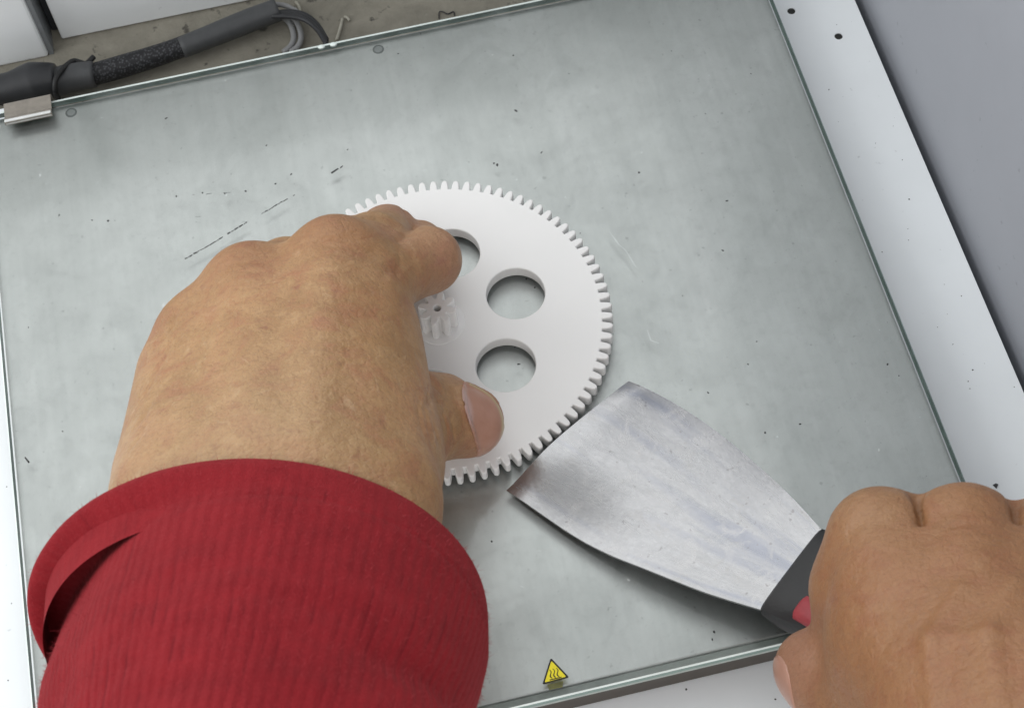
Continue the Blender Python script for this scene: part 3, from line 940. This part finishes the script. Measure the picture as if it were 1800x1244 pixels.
# ---- left hand
def left_hand(s):
    A = lambda *p: P(*p)
    # wrist and forearm
    s.add(s.cone(A(340, 1010, 62), A(322, 880, 62), 15, 14.5), 0)
    s.add(s.cone(A(640, 1010, 66), A(640, 880, 62), 16, 15), 22)
    s.add(s.cone(A(480, 1010, 70), A(480, 880, 66), 16, 15), 22)
    # metacarpal fan
    wr = [(640, 880, 60), (540, 870, 66), (430, 870, 66), (322, 880, 60)]
    kn = [(643, 510, 46), (592, 470, 50), (446, 512, 47), (366, 592, 42)]
    for (w, q, r1, r2) in zip(wr, kn, (15, 14, 14, 13.5), (9.6, 10.8, 10.2, 9.8)):
        s.add(s.cone(A(*w), A(*q), r1, r2), 8)
    # fill of the palm and the outer edge
    s.add(s.cone(A(580, 800, 52), A(560, 560, 40), 18, 14), 12)
    s.add(s.cone(A(400, 820, 50), A(430, 600, 38), 18, 14), 12)
    s.add(s.cone(A(315, 840, 52), A(325, 668, 40), 12.5, 11.3), 8)
    s.add(s.cone(A(680, 800, 50), A(668, 600, 42), 11, 8.5), 8)
    s.add(s.cone(A(500, 820, 62), A(520, 600, 54), 12, 10), 14)
    s.add(s.cone(A(600, 760, 56), A(600, 600, 50), 12, 10), 12)
    # index finger: first phalanx reaches right, the rest goes down to the gear
    s.add(s.cone(A(645, 500, 45), A(752, 457, 33), 9.4, 8.0), 5)
    s.add(s.cone(A(752, 457, 33), A(746, 452, 17), 7.9, 7.2), 3)
    s.add(s.cone(A(742, 452, 17), A(738, 430, 13), 7.2, 6.6), 3)
    # middle finger bent over, its end resting on the rim of the gear
    s.add(s.cone(A(592, 455, 48), A(655, 432, 34), 10, 8.3), 6)
    s.add(s.cone(A(655, 432, 34), A(682, 412, 18), 8.2, 7.6), 2)
    s.add(s.cone(A(682, 412, 18), A(676, 406, 13), 7.5, 7.0), 2)
    # ring and little finger curled under
    s.add(s.cone(A(440, 500, 45), A(505, 475, 30), 9.5, 8), 6)
    s.add(s.cone(A(505, 475, 30), A(590, 470, 14), 7.8, 6.8), 3)
    s.add(s.cone(A(348, 588, 40), A(395, 560, 24), 9, 7.2), 6)
    s.add(s.cone(A(395, 560, 24), A(470, 560, 9), 7, 6), 3)
    # thumb
    s.add(s.cone(A(650, 850, 48), A(712, 755, 30), 14, 11), 7)
    s.add(s.cone(A(712, 755, 30), A(788, 737, 19), 10.8, 9.2), 4)
    s.add(s.cone(A(788, 737, 19), A(822, 742, 15.5), 9.0, 8.6), 3)
    s.add(s.ell(A(822, 741, 14.5), (8.7, 8.4, 7.4)), 2)
    # tendons, knuckles
    for w, q in zip(((610, 800, 74), (540, 800, 79), (460, 800, 79)), ((655, 520, 55), (592, 490, 60), (446, 520, 56))):
        s.add(s.cone(A(*w), A(*q), 1.6, 2.0), 9)
    s.add(s.cone(A(738, 694, 29), A(780, 690, 21), 6.2, 4.8), 3)
    s.D0 = s.D.copy()
    # creases across the thumb joint and beside it
    for i, (x, b, r) in enumerate(((742, 8, .3), (755, 5, .38), (764, 6, .28), (775, 3, .38), (786, 4, .3), (797, 2, .25))):
        s.line([(x + 3, 690, 26), (x - 2, 712, 27), (x - 4, 735, 27), (x, 758, 26), (x + b, 780, 24)], r, 0.9, 0.05, True, .3, i)
    # short folds over the knuckles and along the outer edge
    for i, (x, y, z, w, h) in enumerate(((590, 425, 58, 34, 4), (596, 438, 58, 30, -3), (585, 452, 59, 28, 5), (430, 465, 56, 30, 5), (436, 482, 57, 28, -4), (690, 480, 48, 16, 20), (712, 470, 44, 14, 18), (650, 400, 38, 22, 3))):
        s.line([(x - w, y + h, z), (x - w * .3, y - 3, z), (x + w * .35, y - 2, z), (x + w, y - h, z)], .25, 1.0, 0.1, True, .3, 20 + i)
    for i, (x, y) in enumerate(((292, 640), (270, 690), (262, 750), (255, 800), (300, 580))):
        s.line([(x - 8, y + 26, 46), (x + 4, y, 48), (x + 12, y - 26, 48)], .3, 1.2, 0.1, True, .4, 40 + i)
    s.line([(729, 391, 30), (724, 404, 34), (716, 418, 38), (704, 430, 42)], .6, 2.0, 0.1, True, 0, 77)
    s.line([(700, 362, 20), (712, 374, 22), (716, 388, 24)], .3, 1.0, 0.1, True, 0, 78)
    # the fold of skin round the thumbnail
    e = [NAILC + NAILX * (-4.6 + .022 * y * y) + NAILY * y for y in np.linspace(-6.9, 6.9, 11)]
    sd1 = [NAILC + NAILX * x + NAILY * 7.4 * math.sqrt(max(0, 1 - (max(x + 1.5, 0) / 7.0) ** 2)) for x in np.linspace(-3.4, 4.2, 6)]
    sd2 = [NAILC + NAILX * x - NAILY * 7.4 * math.sqrt(max(0, 1 - (max(x + 1.5, 0) / 7.0) ** 2)) for x in np.linspace(-3.4, 4.2, 6)]
    for pl_ in (e, sd1, sd2):
        Q = []
        for p in pl_:
            t = s.top(p[0], p[1])
            if t is not None and t > 8: Q.append(np.array([p[0], p[1], t - 0.25]))
        for p, q in zip(Q, Q[1:]): s.add(s.cone(p, q, 0.75, 0.75), 1.0)
NAILC = P(850, 744, 17)
NAILX = P(872, 738, 17) - P(826, 748, 17); NAILX[2] = 0; NAILX /= np.linalg.norm(NAILX)
NAILY = np.array([-NAILX[1], NAILX[0], 0])
lo = np.minimum.reduce([P(180, 1010, 20), P(900, 330, 0), P(180, 340, 10)]) ; hi = np.maximum.reduce([P(900, 330, 0), P(900, 1010, 20), P(180, 340, 0)])
s = SDF((18, 8, 1.5), (150, 168, 98), 0.7)
left_hand(s)
floor_d = (gz + GH + 0.02) - s.Z
cut_d = (s.X - sc_[0]) * SDIR[0] + (s.Y - sc_[1]) * SDIR[1] + (s.Z - sc_[2]) * SDIR[2] - 0.8
s.D = np.maximum(s.D, cut_d)
s.D = np.maximum(s.D, floor_d + 0 * s.D)
V, F = s.mesh()
lh = sdf_obj('hand', V, F, SKIN, person, 2)
tint(lh, V, [(P(590, 420, 56), 12, .8), (P(430, 460, 54), 12, .7), (P(345, 560, 48), 10, .35), (P(640, 560, 55), 14, .3), (P(230, 700, 40), 12, .3)],
     [(P(684, 385, 20), 10, 1.0), (P(780, 460, 36), 12, .6), (P(850, 745, 15), 13, .9), (P(800, 700, 20), 10, .5)],
     [(P(480, 860, 70), 26, .75), (P(280, 880, 60), 18, .6), (P(720, 830, 50), 14, .3)])
# thumbnail: a thin shell on the thumb tip, inside a shield shaped region
def nail(fn, lo, hi, h, region, off0, off1, name, parent, tone):
    s = SDF(lo, hi, h); fn(s)
    shell = np.maximum(s.D - off1, -(s.D + off0))
    V, F = s.mesh(np.maximum(shell, region(s)))
    o = sdf_obj(name, V, F, NAIL, parent, 2)
    me = o.data; at = me.attributes.new('tint', 'FLOAT_COLOR', 'POINT')
    C4 = np.ones((len(V), 4), np.float32)
    l, e = tone(V); C4[:, 0] = l; C4[:, 1] = e; C4[:, 2] = 0
    at.data.foreach_set('color', C4.ravel())
    return o
c = P(850, 744, 17)
ux = P(872, 738, 17) - P(826, 748, 17); ux[2] = 0; ux /= np.linalg.norm(ux)
uy = np.array([-ux[1], ux[0], 0])
def reg_l(s):
    x = (s.X - c[0]) * ux[0] + (s.Y - c[1]) * ux[1] + 0 * s.Z; y = (s.X - c[0]) * uy[0] + (s.Y - c[1]) * uy[1] + 0 * s.Z
    d1 = (np.sqrt((np.maximum(x + 1.5, 0) / 6.6) ** 2 + (y / 7.6) ** 2) - 1) * 6
    d2 = (-4.2 - x + 0.022 * y * y)
    return np.maximum(np.maximum(d1, d2), 9 - s.Z + 0 * x)
def tone_l(V):
    x = (V - c) @ ux; y = (V - c) @ uy
    sm1 = np.clip((-2.2 - 0.045 * y * y - x) / 0.8 + .5, 0, 1)
    r = np.sqrt((np.maximum(x + 1.5, 0) / 6.6) ** 2 + (y / 7.6) ** 2)
    return sm1 * .8, np.clip((r - 0.86) / 0.08, 0, 1) * (x > -1.5)
nail(left_hand, (c[0] - 11, c[1] - 11, 6), (c[0] + 11, c[1] + 11, 30), 0.3, reg_l, 0.6, 0.18, 'nail', lh, tone_l)

# ---- right hand
def right_hand(s):
    A = lambda *p: P(*p)
    # back of the hand
    s.add(s.cone(A(1552, 958, 50), A(1720, 1330, 66), 11.2, 17), 0)
    s.add(s.cone(A(1695, 950, 54), A(1820, 1330, 72), 12.0, 18), 7)
    s.add(s.cone(A(1860, 970, 54), A(1940, 1330, 70), 12.0, 18), 8)
    s.add(s.cone(A(1960, 1030, 48), A(2020, 1330, 62), 11.5, 17), 10)
    s.add(s.cone(A(1620, 1150, 46), A(1800, 1180, 52), 20, 22), 12)
    s.add(s.cone(A(1800, 1330, 62), A(1950, 1620, 80), 25, 24), 14)
    s.add(s.cone(A(1900, 1330, 62), A(2050, 1620, 80), 25, 24), 14)
    # index finger wrapped round the handle
    s.add(s.cone(A(1545, 945, 48), A(1516, 1035, 42), 10.8, 10.6), 4)
    s.add(s.cone(A(1516, 1035, 42), A(1515, 1110, 34), 10.6, 10.2), 4)
    s.add(s.cone(A(1515, 1110, 34), A(1560, 1180, 20), 9.6, 8.5), 4)
    # middle, ring and little finger round the grip
    for (a, b, cc) in (((1695, 952, 52), (1655, 1060, 36), (1660, 1150, 16)), ((1840, 975, 50), (1790, 1080, 34), (1790, 1160, 15)), ((1960, 1030, 46), (1910, 1110, 30), (1890, 1170, 14))):
        s.add(s.cone(A(*a), A(*b), 10.5, 9.5), 5); s.add(s.cone(A(*b), A(*cc), 9, 7.5), 4)
    # thumb lying along the near side
    s.add(s.cone(A(1640, 1400, 52), A(1530, 1275, 34), 15, 11), 8)
    s.add(s.cone(A(1530, 1275, 34), A(1455, 1188, 27), 11.2, 10.0), 4)
    s.add(s.cone(A(1455, 1188, 27), A(1431, 1173, 25), 9.8, 8.8), 2)
    s.add(s.cone(A(1560, 1050, 56), A(1650, 1120, 64), 1.6, 2.2), 6)
    s.sub(s.cone(A(1613, 880, 56), A(1622, 930, 62), 0.7, 0.2), 4)
    s.sub(s.cone(A(1782, 880, 58), A(1786, 930, 64), 0.7, 0.2), 4)
    s.add(s.cone(A(1700, 985, 66), A(1800, 1230, 80), 1.6, 2.2), 8)
    s.D0 = s.D.copy()
    for i, v in enumerate(([(1650, 1230, 74), (1640, 1130, 70), (1690, 1040, 66)], [(1760, 1230, 80), (1735, 1120, 76), (1790, 1030, 70)], [(1640, 1130, 70), (1735, 1120, 76)])):
        s.line(v, 0.7, 3.4, -1.0, jit=.6, seed=60 + i)
    for i, (x, y, z, w, h) in enumerate(((1530, 905, 58, 26, 10), (1528, 925, 58, 30, 8), (1690, 905, 62, 32, -2), (1695, 925, 63, 30, 4), (1580, 1055, 60, 36, -12), (1500, 1010, 52, 16, 12), (1496, 1030, 50, 15, 10), (1570, 1075, 62, 30, -10))):
        s.line([(x - w, y + h, z), (x - w * .3, y - 3, z), (x + w * .35, y - 2, z), (x + w, y - h, z)], .28, 1.1, 0.1, True, .3, 70 + i)
    for i, (x, y) in enumerate(((1470, 1180), (1484, 1195), (1498, 1212))):
        s.line([(x - 10, y - 40, 36), (x, y, 38), (x - 6, y + 36, 36)], .3, 1.0, 0.05, True, .3, 90 + i)
s = SDF((150, -130, 2.0), (290, 40, 112), 0.85)
right_hand(s)
V, F = s.mesh()
rh = sdf_obj('hand', V, F, SKIN, person, 2)
tint(rh, V, [(P(1680, 960, 66), 20, .5), (P(1600, 1060, 60), 14, .45), (P(1750, 1150, 70), 26, .35)], [(P(1410, 1180, 28), 11, .7), (P(1470, 1200, 30), 12, .4)], [(P(1540, 900, 56), 12, .35)], (0.85, 0, 0))  # base red: tanned hand, its darker shading painted into the skin colour
c_r = P(1396, 1200, 26)
def reg_r(s):
    d = np.sqrt(((s.X - c_r[0]) / 6.0) ** 2 + ((s.Y - c_r[1]) / 7.5) ** 2 + ((s.Z - c_r[2] + 1) / 7.0) ** 2) - 1
    lft = (s.X - P(1414, 1200, 26)[0]) + (s.Y - P(1414, 1200, 26)[1]) * 0.35 + 0 * s.Z
    return np.maximum(d * 5, lft)
nail(right_hand, (c_r[0] - 12, c_r[1] - 12, 10), (c_r[0] + 14, c_r[1] + 12, 44), 0.35, reg_r, 0.5, 0.3, 'nail', rh, lambda V: (np.zeros(len(V)), np.zeros(len(V))))

# ------------------------------------------------------------------ sleeves
def loft(name, ts, us, fn, m, parent, vscale=1.0):
    V, F, UV = [], [], []
    nu = len(us)
    for t in ts:
        for u in us: V.append(fn(t, u))
    for i in range(len(ts) - 1):
        for k in range(nu):
            F.append((i * nu + k, i * nu + (k + 1) % nu, (i + 1) * nu + (k + 1) % nu, (i + 1) * nu + k))
    o = mesh_np(name, V, F, m, parent)
    uvl = o.data.uv_layers.new(name='UVMap')
    uvs = []
    for f in F:
        i = f[0] // nu; k = f[0] % nu
        for (ii, kk) in ((i, k), (i, k + 1), (i + 1, k + 1), (i + 1, k)): uvs += [kk / nu, ts[ii] if np.isscalar(ts[ii]) else ii]
    uvl.data.foreach_set('uv', uvs)
    return o
sm_ = lambda a, b, x: min(1, max(0, (x - a) / (b - a))) ** 2 * (3 - 2 * min(1, max(0, (x - a) / (b - a))))
def wob(t, u, f=1.0):
    p = Vector((math.cos(u) * 1.6 * f, math.sin(u) * 1.6 * f, t * 0.035 * f))
    return mnoise.noise(p)
def leftness(u):   # 1 where the cuff is folded back over the sleeve, on the photo's left
    d = (u - math.radians(152) + math.pi) % (2 * math.pi) - math.pi
    return math.exp(-(d / math.radians(50)) ** 2)
CA, CB = 48.6, 36.2
def ringpt(t, u, k, add=0.0):
    a, b = CA * k + add, CB * k + add
    return sc_ + SDIR * t + SU * a * math.cos(u) + SN * b * math.sin(u)
US = [2 * math.pi * i / 240 for i in range(240)]
def sleeve_fn(tt, u):
    # one continuous knit surface: lining (tt < 0), rolled hem, cuff, a pocketed tuck on one side, sleeve
    if tt < 0: return ringpt(-tt, u, 0.93 - 0.004 * -tt, 0)
    L = leftness(u)
    k = 1.0 - 0.03 * math.exp(-tt / 1.6) + 0.006 * wob(tt, u)
    k -= L * (0.235 * sm_(2.6, 12, tt) - 0.055 * sm_(13, 36, tt)) + 0.0032 * max(0, tt - 16)
    k -= (1 - L) * 0.007 * math.exp(-((tt - 13.5) / 0.7) ** 2)
    k += 0.026 * wob(tt, u, 1.2) * sm_(22, 45, tt) + 0.010 * wob(tt * 2.5, u + 3, 2.2) * sm_(22, 40, tt)
    for (uc, t0, sl, am) in ((25, 46, 10, .05), (-8, 62, 8, .04), (60, 72, -6, .03)):
        df = (u - math.radians(uc) + math.pi) % (2 * math.pi) - math.pi
        k -= am * math.exp(-((tt - t0 - sl * df) / 6) ** 2) * math.exp(-(df / 0.5) ** 2)
    df = (u - math.radians(176) + math.pi) % (2 * math.pi) - math.pi
    t = tt - 6.5 * math.exp(-(df / math.radians(30)) ** 2) * sm_(3.5, 11, tt) * (1 - sm_(11, 36, tt))
    p = ringpt(t, u, k)
    bend = max(0, t - 50)
    return p + np.array([0.0, 0.0, 0.0006 * bend * bend])
slv = loft('sleeve', list(np.concatenate([np.arange(11, 70, 0.8), np.arange(70, 200, 4)])), US, sleeve_fn, KNIT, person)
loft('cuff', [-16, -10, -5, -2, -0.8, 0.0, 0.25, 0.6, 1.2, 2, 3, 3.5, 4, 4.5, 5, 5.5, 6, 6.5, 7, 7.5, 8, 8.5, 9, 9.5, 10, 10.5, 11], US, sleeve_fn, CUFFM, slv)
rf = random.Random(11); bm = bmesh.new()
for k in range(5200):
    tt = rf.uniform(0.3, 62); u = rf.uniform(-0.5, math.pi + 0.6)
    p = sleeve_fn(tt, u); q = sleeve_fn(tt, u + 0.02); r_ = sleeve_fn(tt + 0.4, u)
    nn = np.cross(q - p, r_ - p); nn /= np.linalg.norm(nn) + 1e-9
    if nn @ (p - (sc_ + SDIR * tt)) < 0: nn = -nn
    dd = nn * rf.uniform(0.3, 1.0) + np.array([rf.gauss(0, .5), rf.gauss(0, .5), rf.gauss(0, .5)])
    L_ = rf.uniform(0.5, 1.3); sd_ = np.cross(dd, [.3, .4, .8]); sd_ /= np.linalg.norm(sd_) + 1e-9
    a = p + sd_ * .05; b = p - sd_ * .05; c_ = p + dd * L_
    bm.faces.new([bm.verts.new(x) for x in (a, b, c_)])
fz = bm_obj('wool_fuzz', bm, plain('wool_fibre', (0.33, 0.030, 0.038), 0.9), slv, recalc=False); fz['kind'] = 'stuff'
# the other sleeve, out of the picture to the right
c0 = P(2000, 1560, 74)
d0 = P(2120, 1800, 92) - c0; d0 /= np.linalg.norm(d0)
u0 = np.cross(d0, [0, 0, 1]); u0 /= np.linalg.norm(u0); n0 = np.cross(u0, d0)
loft('sleeve', list(np.arange(0, 130, 3.0)), US[::3], lambda t, u: c0 + d0 * t + (u0 * 47 * math.cos(u) + n0 * 37 * math.sin(u)) * (1 + .02 * wob(t, u)), KNIT, person)
